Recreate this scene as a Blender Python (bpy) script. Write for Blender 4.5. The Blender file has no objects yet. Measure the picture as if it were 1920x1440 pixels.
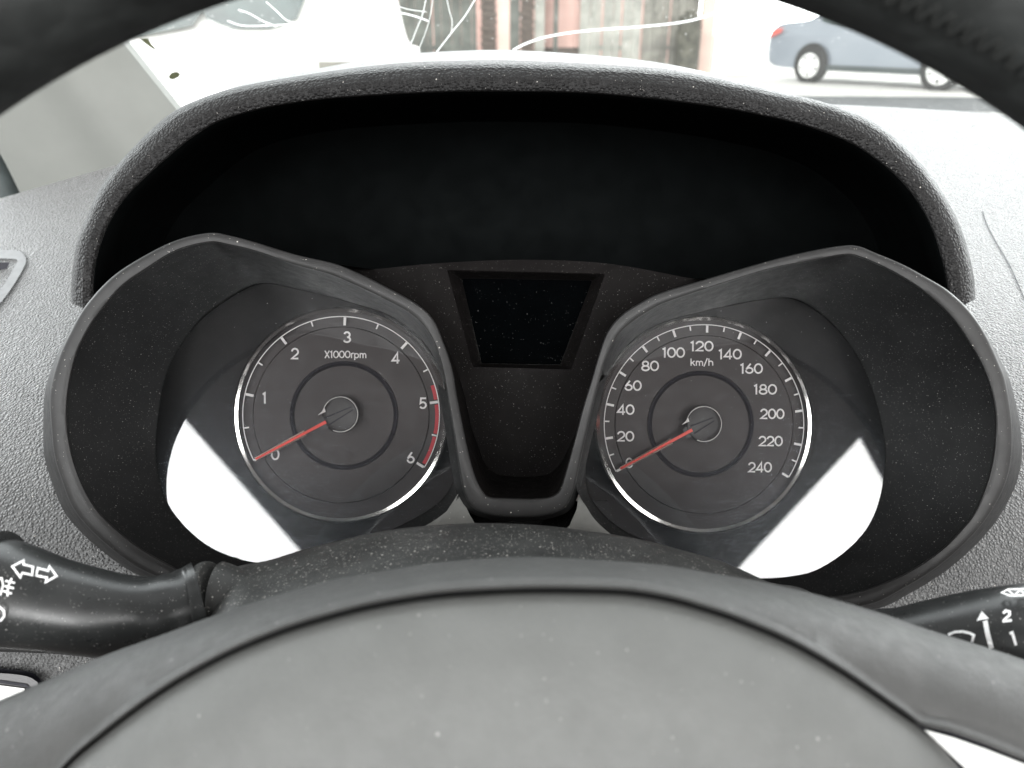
import bpy, bmesh, math, random
from mathutils import Vector, Matrix
random.seed(7)
S = bpy.context.scene
COL = S.collection

# ------------------------------------------------------------------ camera
F = 1440.0                                   # focal length in photo pixels (27 mm on 36 mm)
PITCH = math.radians(25)
EYE = Vector((0, 0, 0.97))
R_ = Vector((1, 0, 0)); U_ = Vector((0, math.sin(PITCH), math.cos(PITCH))); W_ = Vector((0, math.cos(PITCH), -math.sin(PITCH)))
cam = bpy.data.cameras.new('camera'); cam.lens = 27; cam.sensor_width = 36
cam.clip_start = 0.01; cam.clip_end = 300
cam.dof.use_dof = True; cam.dof.focus_distance = 0.41; cam.dof.aperture_fstop = 11
co = bpy.data.objects.new('camera', cam); COL.objects.link(co)
co.location = EYE; co.rotation_euler = (math.pi/2 - PITCH, 0, 0)
S.camera = co
S.view_settings.view_transform = 'Standard'; S.view_settings.look = 'None'
S.view_settings.exposure = 0; S.view_settings.gamma = 1
S.cycles.max_bounces = 8; S.cycles.transparent_max_bounces = 12
S.cycles.sample_clamp_indirect = 4
S.cycles.use_denoising = True

# ------------------------------------------------------------------ light: the car's windows, plus an added overhead glow and street fill
world = bpy.data.worlds.new('World'); S.world = world; world.use_nodes = True
def build_world():
    nt = world.node_tree; N = nt.nodes; L = nt.links; N.clear()
    out = N.new('ShaderNodeOutputWorld'); bg = N.new('ShaderNodeBackground')
    tc = N.new('ShaderNodeTexCoord')
    def half(n, soft, off=0.0):
        d = N.new('ShaderNodeVectorMath'); d.operation = 'DOT_PRODUCT'
        L.new(tc.outputs['Generated'], d.inputs[0]); d.inputs[1].default_value = n
        m = N.new('ShaderNodeMapRange'); m.interpolation_type = 'SMOOTHSTEP'
        m.inputs['From Min'].default_value = off - soft; m.inputs['From Max'].default_value = off + soft
        L.new(d.outputs['Value'], m.inputs['Value']); return m.outputs['Result']
    def mul(a, b):
        m = N.new('ShaderNodeMath'); m.operation = 'MULTIPLY'
        for i, x in enumerate((a, b)):
            if isinstance(x, (int, float)): m.inputs[i].default_value = x
            else: L.new(x, m.inputs[i])
        return m.outputs[0]
    def region(planes, col):
        r = None
        for p in planes:
            h = half(*p); r = h if r is None else mul(r, h)
        v = N.new('ShaderNodeVectorMath'); v.operation = 'SCALE'; v.inputs[0].default_value = col
        L.new(r, v.inputs['Scale']); return v.outputs['Vector']
    parts = [region(p, c) for p, c in WINDOWS_AND_GLOW]
    acc = None
    for p in parts:
        a = N.new('ShaderNodeVectorMath'); a.operation = 'ADD'
        if acc is None: a.inputs[0].default_value = CABIN
        else: L.new(acc, a.inputs[0])
        L.new(p, a.inputs[1]); acc = a.outputs['Vector']
    L.new(acc, bg.inputs['Color']); bg.inputs['Strength'].default_value = 1.0
    L.new(bg.outputs[0], out.inputs[0])
CABIN = (0.10, 0.09, 0.085)
#@WINDOWS_BEGIN
WINDOWS_AND_GLOW = [
 # sky through the windscreen
 ([((0, .97, .0), .05, .10), ((0, .88, -.47), .05), ((0, 0, 1), .05, -.02)], (4.1, 4.3, 4.4)),
 # rear quarter windows, left and right
 ([((-.6782, -.2496, -.6911), .002), ((.7256, -.6842, .0741), .002), ((0, 0, 1), .03, .10)], (10.5, 10.6, 10.6)),
 ([((.6496, -.2529, -.717), .002), ((-.7488, -.6536, .11), .002), ((0, 0, 1), .03, .10)], (10.5, 10.5, 10.4)),
 # bright low sky ahead and to the right
 ([((.45, .89, 0), .06, .80), ((0, 0, 1), .03, .0), ((0, 0, -1), .08, -.50)], (5.6, 5.7, 5.7)),
 # made-up overhead glow that brightens the wheel hub
 ([((0, -.10, .995), .03, .90)], (.8, .81, .81)),
 # front door windows
 ([((-1, 0, 0), .04, .72), ((0, 0, 1), .03, .05), ((0, 0, -1), .03, -.60)], (2.6, 2.7, 2.7)),
 ([((1, 0, 0), .04, .72), ((0, 0, 1), .03, .05), ((0, 0, -1), .03, -.60)], (3.0, 2.95, 2.9)),
]
#@WINDOWS_END
build_world()
def area(name, loc, target, sx, sy, watts, col=(1, 1, 1)):
    l = bpy.data.lights.new(name, 'AREA'); l.shape = 'RECTANGLE'; l.size = sx; l.size_y = sy; l.energy = watts; l.color = col
    o = bpy.data.objects.new(name, l); COL.objects.link(o); o.location = loc
    o.rotation_euler = (Vector(target) - Vector(loc)).to_track_quat('-Z', 'Y').to_euler(); return o
area('street_fill', (1, 5.5, 9), (1, 16, 0), 14, 6, 70, (1, .99, .96))  # unseen area fill added to brighten the fences across the street

# ------------------------------------------------------------------ helpers
def P(px, py, d):
    return EYE + R_*((px-960)/F*d) + U_*((720-py)/F*d) + W_*d
ORG = {}
def empty(name, loc):
    o = bpy.data.objects.new(name, None); COL.objects.link(o); o.location = loc; o.empty_display_size = .02
    ORG[o] = Vector(loc); return o
def tag(o, label=None, cat=None, group=None, kind=None):
    if label: o['label'] = label
    if cat: o['category'] = cat
    if group: o['group'] = group
    if kind: o['kind'] = kind
    return o
def thing(name, label, cat, loc, group=None):
    return tag(empty(name, loc), label, cat, group)
def mesh(name, verts, faces, mat, parent=None, smooth=True, label=None, sharp=None):
    base = ORG[parent] if parent else sum((Vector(v) for v in verts), Vector())/len(verts)
    me = bpy.data.meshes.new(name)
    me.from_pydata([Vector(v)-base for v in verts], [], faces); me.validate()
    bm = bmesh.new(); bm.from_mesh(me); bmesh.ops.remove_doubles(bm, verts=bm.verts, dist=1e-7)
    bmesh.ops.recalc_face_normals(bm, faces=bm.faces); bm.to_mesh(me); bm.free()
    if smooth:
        for p in me.polygons: p.use_smooth = True
        me.set_sharp_from_angle(angle=math.radians(sharp if sharp else 40))
    me.materials.append(mat)
    o = bpy.data.objects.new(name, me); COL.objects.link(o)
    if parent: o.parent = parent
    else: o.location = base
    ORG[o] = base
    if label: o['label'] = label
    return o
class MB:
    def __init__(s): s.v = []; s.f = []
    def grid(s, rows, closed=False):
        b = len(s.v); n = len(rows[0])
        for r in rows: s.v += list(r)
        for i in range(len(rows)-1):
            for j in range(n if closed else n-1):
                k = (j+1) % n
                s.f.append((b+i*n+j, b+i*n+k, b+(i+1)*n+k, b+(i+1)*n+j))
        return s
    def poly(s, pts):
        b = len(s.v); s.v += list(pts); s.f.append(tuple(range(b, b+len(pts)))); return s
    def fan(s, pts, c):
        b = len(s.v); s.v += list(pts)+[c]; n = len(pts)
        for i in range(n): s.f.append((b+i, b+(i+1) % n, b+n))
        return s
    def box(s, lo, hi, M=None):
        b = len(s.v)
        for x in (lo[0], hi[0]):
            for y in (lo[1], hi[1]):
                for z in (lo[2], hi[2]):
                    p = Vector((x, y, z)); s.v.append(M @ p if M else p)
        for f in ((0, 1, 3, 2), (4, 6, 7, 5), (0, 4, 5, 1), (2, 3, 7, 6), (0, 2, 6, 4), (1, 5, 7, 3)):
            s.f.append(tuple(b+i for i in f))
        return s
    def tube(s, path, radii, n=24, caps=True):
        """path of Vectors, swept with a circle"""
        rows = []
        for i, p in enumerate(path):
            t = (path[min(i+1, len(path)-1)] - path[max(i-1, 0)]).normalized()
            a = t.cross(W_).normalized(); b = t.cross(a).normalized()
            r = radii[i] if isinstance(radii, (list, tuple)) else radii
            rows.append([p + a*(r*math.cos(2*math.pi*k/n)) + b*(r*math.sin(2*math.pi*k/n)) for k in range(n)])
        s.grid(rows, True)
        if caps: s.fan(rows[0], sum(rows[0], Vector())/n); s.fan(rows[-1], sum(rows[-1], Vector())/n)
        return s
    def build(s, name, mat, parent=None, **k): return mesh(name, s.v, s.f, mat, parent, **k)
def cr(pts, n=6, closed=False):
    """Catmull-Rom through tuples of any length"""
    out = []; m = len(pts); D = len(pts[0])
    for i in range(m if closed else m-1):
        if closed: p = [pts[(i+k-1) % m] for k in range(4)]
        else: p = [pts[max(0, min(m-1, i+k-1))] for k in range(4)]
        for j in range(n):
            t = j/n
            out.append(tuple(.5*((2*p[1][c]) + (-p[0][c]+p[2][c])*t + (2*p[0][c]-5*p[1][c]+4*p[2][c]-p[3][c])*t*t
                        + (-p[0][c]+3*p[1][c]-3*p[2][c]+p[3][c])*t**3) for c in range(D)))
    if not closed: out.append(tuple(pts[-1]))
    return out
def byangle(loop, c, n=240):
    """resample a star-shaped closed loop of (x,y,d) at equal angles about c"""
    out = []; m = len(loop)
    for k in range(n):
        a = 2*math.pi*k/n; dx, dy = math.cos(a), math.sin(a); best = None
        for i in range(m):
            p, q = loop[i], loop[(i+1) % m]
            ex, ey = q[0]-p[0], q[1]-p[1]; den = dx*ey - dy*ex
            if abs(den) < 1e-9: continue
            wx, wy = p[0]-c[0], p[1]-c[1]
            t = (wx*ey - wy*ex)/den; u = (wx*dy - wy*dx)/den
            if t > 0 and -1e-6 <= u <= 1+1e-6 and (best is None or t > best[0]):
                best = (t, p[2]+(q[2]-p[2])*u)
        out.append((c[0]+dx*best[0], c[1]+dy*best[0], best[1]))
    return out
def soften(l, c, w=5):
    n = len(l); rr = [math.hypot(p[0]-c[0], p[1]-c[1]) for p in l]; out = []
    g = [math.exp(-(k/(w*.5))**2) for k in range(-w, w+1)]; G = sum(g)
    for i, p in enumerate(l):
        r = sum(g[k+w]*rr[(i+k) % n] for k in range(-w, w+1))/G; d = sum(g[k+w]*l[(i+k) % n][2] for k in range(-w, w+1))/G
        f = r/rr[i]; out.append((c[0]+(p[0]-c[0])*f, c[1]+(p[1]-c[1])*f, d))
    return out
def V(pts): return [P(*p) for p in pts]
def interp(tab, x):
    if x <= tab[0][0]:
        (a, b), (c, d) = tab[0], tab[1]
    elif x >= tab[-1][0]:
        (a, b), (c, d) = tab[-2], tab[-1]
    else:
        for (a, b), (c, d) in zip(tab, tab[1:]):
            if a <= x <= c: break
    return b + (d-b)*(x-a)/(c-a)
def smoothtab(tab, n=8, w=30):
    t = cr(tab, n); x0, x1 = t[0][0], t[-1][0]; m = 260; out = []
    for i in range(m+1):
        x = x0+(x1-x0)*i/m; a = b = 0
        for k in range(-4, 5):
            g = math.exp(-(k/2.2)**2); a += g*interp(t, x+k*w/3); b += g
        out.append((x, a/b))
    return out
def stroke(pts, w, closed=False):
    """mitred outline strip: returns quads as list of 4 (x,y)"""
    m = len(pts); L = []; Rr = []
    for i in range(m):
        if closed: a, b = pts[i-1], pts[(i+1) % m]
        else: a, b = pts[max(i-1, 0)], pts[min(i+1, m-1)]
        p = pts[i]
        def nrm(u, v):
            x, y = v[0]-u[0], v[1]-u[1]; l = math.hypot(x, y) or 1; return (-y/l, x/l)
        n1 = nrm(a, p) if a != p else nrm(p, b); n2 = nrm(p, b) if b != p else n1
        mx, my = n1[0]+n2[0], n1[1]+n2[1]; l = math.hypot(mx, my) or 1; mx /= l; my /= l
        k = w/2/max(.45, mx*n1[0]+my*n1[1])
        L.append((p[0]+mx*k, p[1]+my*k)); Rr.append((p[0]-mx*k, p[1]-my*k))
    q = []
    for i in range(m if closed else m-1):
        j = (i+1) % m; q.append((L[i], L[j], Rr[j], Rr[i]))
    return q
def inpoly(x, y, poly):
    c = False; n = len(poly)
    for i in range(n):
        x1, y1 = poly[i][:2]; x2, y2 = poly[(i+1) % n][:2]
        if (y1 > y) != (y2 > y) and x < (x2-x1)*(y-y1)/(y2-y1)+x1: c = not c
    return c

# ------------------------------------------------------------------ materials
def mat(name, col, rough=.5, spec=.5, metal=0, bump=None, dust=None, mottle=.15, mscale=60, coat=0, sheen=0):
    """bump=(kind, scale, strength, dist)  dust=(scale, amount, colour)"""
    m = bpy.data.materials.new(name); m.use_nodes = True
    nt = m.node_tree; N = nt.nodes; L = nt.links; b = N['Principled BSDF']
    b.inputs['Roughness'].default_value = rough; b.inputs['Specular IOR Level'].default_value = spec
    b.inputs['Metallic'].default_value = metal; b.inputs['Coat Weight'].default_value = coat
    if sheen: b.inputs['Sheen Weight'].default_value = sheen; b.inputs['Sheen Roughness'].default_value = .4
    tc = N.new('ShaderNodeTexCoord'); vec = tc.outputs['Object']
    def noise(sc, det=4, ro=.6):
        n = N.new('ShaderNodeTexNoise'); n.inputs['Scale'].default_value = sc; n.inputs['Detail'].default_value = det
        n.inputs['Roughness'].default_value = ro; L.new(vec, n.inputs['Vector']); return n.outputs['Fac']
    def rng(x, a, b_, c, d):
        r = N.new('ShaderNodeMapRange'); r.inputs['From Min'].default_value = a; r.inputs['From Max'].default_value = b_
        r.inputs['To Min'].default_value = c; r.inputs['To Max'].default_value = d; L.new(x, r.inputs['Value']); return r.outputs['Result']
    def math_(op, x, y):
        r = N.new('ShaderNodeMath'); r.operation = op
        for i, q in enumerate((x, y)):
            if isinstance(q, (int, float)): r.inputs[i].default_value = q
            else: L.new(q, r.inputs[i])
        return r.outputs[0]
    n1 = noise(mscale)
    mix = N.new('ShaderNodeMix'); mix.data_type = 'RGBA'
    mix.inputs['A'].default_value = (*[c*(1-mottle) for c in col], 1); mix.inputs['B'].default_value = (*[min(1, c*(1+mottle)) for c in col], 1)
    L.new(rng(n1, .35, .65, 0, 1), mix.inputs['Factor']); cur = mix.outputs['Result']
    L.new(rng(noise(mscale*3), .3, .7, rough*.88, min(1, rough*1.12)), b.inputs['Roughness'])
    if dust:
        sc, amt, dcol = dust
        fac = None
        for mult, r in ((1, .30), (2.1, .34)):
            v = N.new('ShaderNodeTexVoronoi'); v.inputs['Scale'].default_value = sc*mult; L.new(vec, v.inputs['Vector'])
            sep = N.new('ShaderNodeSeparateColor'); L.new(v.outputs['Color'], sep.inputs[0])
            keep = math_('GREATER_THAN', sep.outputs[0], 1-amt)
            rad = rng(sep.outputs[1], 0, 1, r*.35, r)
            near = math_('LESS_THAN', v.outputs['Distance'], rad)
            f = math_('MULTIPLY', math_('MULTIPLY', keep, near), rng(sep.outputs[2], 0, 1, .25, .95))
            fac = f if fac is None else math_('MAXIMUM', fac, f)
        film = rng(noise(mscale*.4, 6, .65), .45, .8, 0, min(.06, amt*.08))
        fac = math_('MAXIMUM', fac, film)
        mx = N.new('ShaderNodeMix'); mx.data_type = 'RGBA'; L.new(fac, mx.inputs['Factor']); L.new(cur, mx.inputs['A']); mx.inputs['B'].default_value = (*dcol, 1)
        cur = mx.outputs['Result']
    L.new(cur, b.inputs['Base Color'])
    if bump:
        kind, sc, st, dist = bump
        bp = N.new('ShaderNodeBump'); bp.inputs['Strength'].default_value = st; bp.inputs['Distance'].default_value = dist
        if kind == 'leather':
            wn = N.new('ShaderNodeTexNoise'); wn.inputs['Scale'].default_value = sc*.6; L.new(vec, wn.inputs['Vector'])
            vs = N.new('ShaderNodeVectorMath'); vs.operation = 'SCALE'; vs.inputs['Scale'].default_value = .55/sc; L.new(wn.outputs['Color'], vs.inputs[0])
            va = N.new('ShaderNodeVectorMath'); L.new(vec, va.inputs[0]); L.new(vs.outputs[0], va.inputs[1])
            v = N.new('ShaderNodeTexVoronoi'); v.feature = 'SMOOTH_F1'; v.inputs['Smoothness'].default_value = .25
            v.inputs['Scale'].default_value = sc; L.new(va.outputs[0], v.inputs['Vector'])
            h = math_('ADD', rng(v.outputs['Distance'], .1, .75, 1, 0), math_('MULTIPLY', noise(sc*3), .25))
        else:
            h = noise(sc, 5, .7)
        L.new(h, bp.inputs['Height']); L.new(bp.outputs[0], b.inputs['Normal'])
    return m
DUSTC = (.55, .52, .48)
M = {}
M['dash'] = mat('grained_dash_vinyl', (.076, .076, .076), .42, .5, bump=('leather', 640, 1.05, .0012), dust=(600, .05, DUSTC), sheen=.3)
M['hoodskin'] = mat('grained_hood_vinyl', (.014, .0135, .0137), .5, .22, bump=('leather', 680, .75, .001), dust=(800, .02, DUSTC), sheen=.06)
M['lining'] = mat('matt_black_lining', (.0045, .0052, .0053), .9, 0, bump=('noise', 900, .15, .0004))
M['bezel'] = mat('satin_charcoal_plastic', (.026, .0255, .0255), .42, .2, bump=('noise', 1600, .1, .0002), dust=(900, .02, DUSTC))
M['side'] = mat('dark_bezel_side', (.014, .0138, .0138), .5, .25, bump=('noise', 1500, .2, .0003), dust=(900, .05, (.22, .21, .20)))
M['pad'] = mat('grey_floor_plastic', (.16, .16, .15), .5, .4, bump=('noise', 1600, .1, .0002), dust=(900, .02, DUSTC))
M['well'] = mat('black_well_plastic', (.0105, .0108, .011), .5, .16, bump=('noise', 1500, .2, .0003), dust=(1150, .10, (.26, .25, .24)))
M['centre'] = mat('black_centre_plastic', (.0062, .0054, .0053), .6, .05, bump=('noise', 1500, .2, .0003), dust=(1100, .06, (.20, .19, .18)))
M['plate'] = mat('dial_surround_black', (.011, .0095, .0095), .5, .08)
M['dial'] = mat('dial_face_grey', (.046, .0375, .037), .5, .3, mottle=.06)
M['dialring'] = mat('dial_groove_black', (.020, .019, .026), .3, .5)
M['chrome'] = mat('polished_chrome', (.95, .93, .90), .11, .5, metal=1, mottle=.03)
M['paint'] = mat('printed_white', (.92, .89, .88), .6, .3, mottle=.05)
M['redprint'] = mat('printed_red', (.62, .06, .075), .6, .3, mottle=.05)
M['needle'] = mat('needle_red', (.85, .07, .045), .4, .4, mottle=.05)
M['needleedge'] = mat('needle_edge', (.9, .6, .52), .4, .4, mottle=.05)
M['capring'] = mat('thin_silver_line', (.75, .72, .70), .5, .4, mottle=.05)
M['cap'] = mat('needle_cap_black', (.04, .036, .036), .45, .4)
M['screen'] = mat('display_screen_black', (.0008, .001, .0012), .4, .0, dust=(1500, .014, (.25, .25, .25)))
M['hub'] = mat('grey_wheel_plastic', (.108, .110, .106), .58, .4, bump=('noise', 620, .45, .0005), dust=(480, .02, (.22, .22, .21)), mottle=.05, mscale=70)
M['shroud'] = mat('grey_wheel_shroud_plastic', (.050, .050, .0485), .58, .33, bump=('noise', 620, .5, .0005), dust=(520, .03, (.18, .175, .17)), mottle=.07, mscale=80)
M['rim'] = mat('stitched_rim_leather', (.018, .0195, .019), .6, .3, bump=('leather', 110, .35, .002), mottle=.3, mscale=50)
M['thread'] = mat('black_thread', (.021, .022, .021), .7, .2)
M['groove'] = mat('dark_gap', (.012, .012, .018), .6, .3)
M['silver'] = mat('silver_painted_plastic', (.62, .62, .60), .35, .5, mottle=.04)
M['column'] = mat('dusty_column_plastic', (.028, .0285, .0275), .5, .4, bump=('noise', 700, .3, .0005), dust=(620, .34, (.42,.40,.37)), mottle=.3, mscale=45)
M['stalk'] = mat('satin_black_stalk', (.020, .021, .021), .30, .5, bump=('noise', 2000, .12, .0002), dust=(1000, .10, (.3, .29, .28)))
M['white'] = mat('white_marking', (.85, .85, .85), .6, .3, mottle=.02)
M['pillar'] = mat('grey_pillar_trim', (.165, .17, .158), .7, .3, mottle=.05, mscale=12)
M['rubber'] = mat('dark_seal_rubber', (.05, .06, .06), .5, .4)
M['pavement'] = mat('pale_concrete_paving', (.52, .51, .48), .9, .2, mottle=.15, mscale=2)
M['asphalt'] = mat('grey_asphalt', (.075, .078, .08), .9, .2, mottle=.25, mscale=6)
M['board'] = mat('weathered_grey_boards', (.165, .16, .14), .85, .2, mottle=.35, mscale=3)
M['boarddark'] = mat('greenish_grey_boards', (.085, .09, .08), .85, .2, mottle=.35, mscale=3)
M['boardlight'] = mat('pale_grey_boards', (.25, .25, .225), .85, .2, mottle=.25, mscale=3)
M['pink'] = mat('pink_render', (.43, .285, .25), .85, .2, mottle=.1, mscale=2)
M['pinkpale'] = mat('pale_pink_render', (.50, .37, .32), .85, .2, mottle=.08, mscale=2)
M['brick'] = mat('brown_brick', (.075, .06, .05), .85, .2, mottle=.3, mscale=12)
M['bluepaint'] = mat('pale_blue_car_paint', (.165, .185, .21), .25, .5, coat=.5, mottle=.05)
M['whitepaint'] = mat('white_van_paint', (.82, .82, .80), .3, .5, coat=.4, mottle=.03)
M['glass_dark'] = mat('dark_car_glass', (.03, .048, .045), .1, .5, mottle=.4, mscale=3)
M['tyre'] = mat('tyre_rubber', (.035, .035, .034), .8, .2)
M['alloy'] = mat('pale_alloy', (.7, .7, .68), .35, .5, mottle=.05)
M['tail'] = mat('red_lamp', (.5, .10, .08), .25, .5)
M['tank'] = mat('dark_mottled_metal', (.06, .058, .045), .7, .3, mottle=.5, mscale=4)
M['leaf'] = mat('olive_leaf', (.07, .075, .04), .8, .2)
M['lint'] = mat('pale_fibre', (.6, .58, .55), .8, .2)
M['trimgrey'] = mat('vent_frame_grey', (.10, .098, .10), .4, .5, mottle=.05)

def lens_mat():
    m = bpy.data.materials.new('scratched_clear_lens'); m.use_nodes = True
    nt = m.node_tree; N = nt.nodes; L = nt.links; N.clear()
    out = N.new('ShaderNodeOutputMaterial'); tr = N.new('ShaderNodeBsdfTransparent'); gl = N.new('ShaderNodeBsdfGlossy')
    gl.inputs['Roughness'].default_value = .0; tr.inputs['Color'].default_value = (.985, .985, .985, 1)
    fr = N.new('ShaderNodeFresnel'); fr.inputs['IOR'].default_value = 2.05
    mx = N.new('ShaderNodeMixShader'); L.new(fr.outputs[0], mx.inputs[0]); L.new(tr.outputs[0], mx.inputs[1]); L.new(gl.outputs[0], mx.inputs[2])
    tc = N.new('ShaderNodeTexCoord')
    # hazy micro-scratches: a rough gloss in stretched streaks, and dust specks
    fac = None
    def add(x):
        nonlocal fac
        if fac is None: fac = x; return
        a = N.new('ShaderNodeMath'); a.operation = 'MAXIMUM'; L.new(fac, a.inputs[0]); L.new(x, a.inputs[1]); fac = a.outputs[0]
    for ang, sc in ((.5, 1), (-.7, 1.2), (1.3, .9)):
        mp = N.new('ShaderNodeMapping'); mp.inputs['Rotation'].default_value = (0, ang, 0); mp.inputs['Scale'].default_value = (160*sc, 160*sc, 9000*sc)
        L.new(tc.outputs['Object'], mp.inputs[0])
        n = N.new('ShaderNodeTexNoise'); n.inputs['Scale'].default_value = 1; n.inputs['Detail'].default_value = 2; L.new(mp.outputs[0], n.inputs['Vector'])
        r = N.new('ShaderNodeMapRange'); r.inputs['From Min'].default_value = .60; r.inputs['From Max'].default_value = .80; r.inputs['To Max'].default_value = .14
        L.new(n.outputs['Fac'], r.inputs['Value']); add(r.outputs['Result'])
    cst = N.new('ShaderNodeValue'); cst.outputs[0].default_value = .012; add(cst.outputs[0])
    rg = N.new('ShaderNodeBsdfGlossy'); rg.inputs['Roughness'].default_value = .26; rg.inputs['Color'].default_value = (.8, .87, .95, 1)
    m2 = N.new('ShaderNodeMixShader'); L.new(fac, m2.inputs[0]); L.new(mx.outputs[0], m2.inputs[1]); L.new(rg.outputs[0], m2.inputs[2])
    v = N.new('ShaderNodeTexVoronoi'); v.inputs['Scale'].default_value = 520; L.new(tc.outputs['Object'], v.inputs['Vector'])
    sep = N.new('ShaderNodeSeparateColor'); L.new(v.outputs['Color'], sep.inputs[0])
    k = N.new('ShaderNodeMath'); k.operation = 'GREATER_THAN'; L.new(sep.outputs[0], k.inputs[0]); k.inputs[1].default_value = .90
    r2 = N.new('ShaderNodeMapRange'); r2.inputs['To Min'].default_value = .03; r2.inputs['To Max'].default_value = .11; L.new(sep.outputs[1], r2.inputs['Value'])
    l = N.new('ShaderNodeMath'); l.operation = 'LESS_THAN'; L.new(v.outputs['Distance'], l.inputs[0]); L.new(r2.outputs['Result'], l.inputs[1])
    kk = N.new('ShaderNodeMath'); kk.operation = 'MULTIPLY'; L.new(k.outputs[0], kk.inputs[0]); L.new(l.outputs[0], kk.inputs[1])
    k3 = N.new('ShaderNodeMath'); k3.operation = 'MULTIPLY'; L.new(kk.outputs[0], k3.inputs[0]); k3.inputs[1].default_value = .7
    df = N.new('ShaderNodeBsdfDiffuse'); df.inputs['Color'].default_value = (.5, .5, .5, 1)
    m3 = N.new('ShaderNodeMixShader'); L.new(k3.outputs[0], m3.inputs[0]); L.new(m2.outputs[0], m3.inputs[1]); L.new(df.outputs[0], m3.inputs[2])
    L.new(m3.outputs[0], out.inputs[0]); return m
M['lens'] = lens_mat()
def glass_mat():
    m = bpy.data.materials.new('dusty_windscreen_glass'); m.use_nodes = True
    nt = m.node_tree; N = nt.nodes; L = nt.links; N.clear()
    out = N.new('ShaderNodeOutputMaterial'); tr = N.new('ShaderNodeBsdfTransparent'); tl = N.new('ShaderNodeBsdfTranslucent')
    tr.inputs['Color'].default_value = (.95, .97, .96, 1); tl.inputs['Color'].default_value = (.85, .85, .82, 1)
    tc = N.new('ShaderNodeTexCoord'); n = N.new('ShaderNodeTexNoise'); n.inputs['Scale'].default_value = 22; n.inputs['Detail'].default_value = 6
    L.new(tc.outputs['Object'], n.inputs['Vector'])
    r = N.new('ShaderNodeMapRange'); r.inputs['From Min'].default_value = .3; r.inputs['From Max'].default_value = .7
    r.inputs['To Min'].default_value = .02; r.inputs['To Max'].default_value = .042; L.new(n.outputs['Fac'], r.inputs['Value'])
    v = N.new('ShaderNodeTexVoronoi'); v.inputs['Scale'].default_value = 190; L.new(tc.outputs['Object'], v.inputs['Vector'])
    sep = N.new('ShaderNodeSeparateColor'); L.new(v.outputs['Color'], sep.inputs[0])
    k = N.new('ShaderNodeMath'); k.operation = 'GREATER_THAN'; L.new(sep.outputs[0], k.inputs[0]); k.inputs[1].default_value = .86
    l = N.new('ShaderNodeMath'); l.operation = 'LESS_THAN'; L.new(v.outputs['Distance'], l.inputs[0]); l.inputs[1].default_value = .22
    kk = N.new('ShaderNodeMath'); kk.operation = 'MULTIPLY'; L.new(k.outputs[0], kk.inputs[0]); L.new(l.outputs[0], kk.inputs[1])
    k2 = N.new('ShaderNodeMath'); k2.operation = 'MULTIPLY'; L.new(kk.outputs[0], k2.inputs[0]); k2.inputs[1].default_value = .25
    a = N.new('ShaderNodeMath'); a.operation = 'MAXIMUM'; L.new(r.outputs[0], a.inputs[0]); L.new(k2.outputs[0], a.inputs[1])
    mx = N.new('ShaderNodeMixShader'); L.new(a.outputs[0], mx.inputs[0]); L.new(tr.outputs[0], mx.inputs[1]); L.new(tl.outputs[0], mx.inputs[2])
    L.new(mx.outputs[0], out.inputs[0]); return m
M['windscreen'] = glass_mat()
def crack_mat():
    m = bpy.data.materials.new('white_cracked_glass'); m.use_nodes = True
    nt = m.node_tree; N = nt.nodes; L = nt.links; N.clear()
    out = N.new('ShaderNodeOutputMaterial'); tl = N.new('ShaderNodeBsdfTranslucent'); df = N.new('ShaderNodeBsdfDiffuse')
    tl.inputs['Color'].default_value = (.9, .92, .9, 1); df.inputs['Color'].default_value = (.9, .92, .9, 1)
    mx = N.new('ShaderNodeMixShader'); mx.inputs[0].default_value = .35; L.new(tl.outputs[0], mx.inputs[1]); L.new(df.outputs[0], mx.inputs[2])
    L.new(mx.outputs[0], out.inputs[0]); return m
M['crack'] = crack_mat()

# ================================================================== SETTING outside the windscreen
def ground_at(px, py):
    d = (R_*((px-960)/F) + U_*((720-py)/F) + W_); return EYE + d*(-EYE.z/d.z)
def sheet(name, x0, x1, y0, y1, z, m):
    nx, ny = 12, 12
    rows = [[Vector((x0+(x1-x0)*i/nx, y0+(y1-y0)*j/ny, z)) for i in range(nx+1)] for j in range(ny+1)]
    o = MB().grid(rows).build(name, m); o['kind'] = 'structure'; return o
sheet('pavement', -40, 40, 2.2, 90, 0, M['pavement'])
rd = MB().grid([[Vector((-6, 10.6, .006)), Vector((4.0, 10.2, .006)), Vector((14, 9.2, .006))], [Vector((-6, 12.9, .006)), Vector((4.0, 12.5, .006)), Vector((14, 11.5, .006))]]).build('road', M['asphalt'])
rd['kind'] = 'structure'

YF = 18.0                                       # the boarded frontage across the street
def fx(px, y=YF): return (px-960)/F*(y*math.cos(PITCH)+ (EYE.z-.6)*math.sin(PITCH))
def plank_fence(name, label, spans, z1, m, y=YF):
    root = thing(name, label, 'fence', (fx(spans[0][0]), y, 0))
    for (a, b) in spans:
        x0, x1 = fx(a, y), fx(b, y); mb = MB(); x = x0
        while x < x1-.02:
            w = min(random.uniform(.16, .24), x1-x); mb.box((x+.004, y+random.uniform(0, .02), .05), (x+w-.004, y+.05, z1+random.uniform(-.08, .08))); x += w
        mb.build('board_panel', m, root, smooth=False)
    for z in (.5, 1.5): MB().box((fx(spans[0][0], y), y+.055, z), (fx(spans[-1][1], y), y+.10, z+.09)).build('rail', m, root, smooth=False)
    return root
plank_fence('board_fence', 'beige grey plank fence right behind the white van', [(640, 752)], 2.3, M['board'])
plank_fence('board_fence', 'dark greenish grey plank fence behind the forked windscreen crack', [(752, 812), (814, 894)], 2.4, M['boarddark'], YF-.1)
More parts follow.
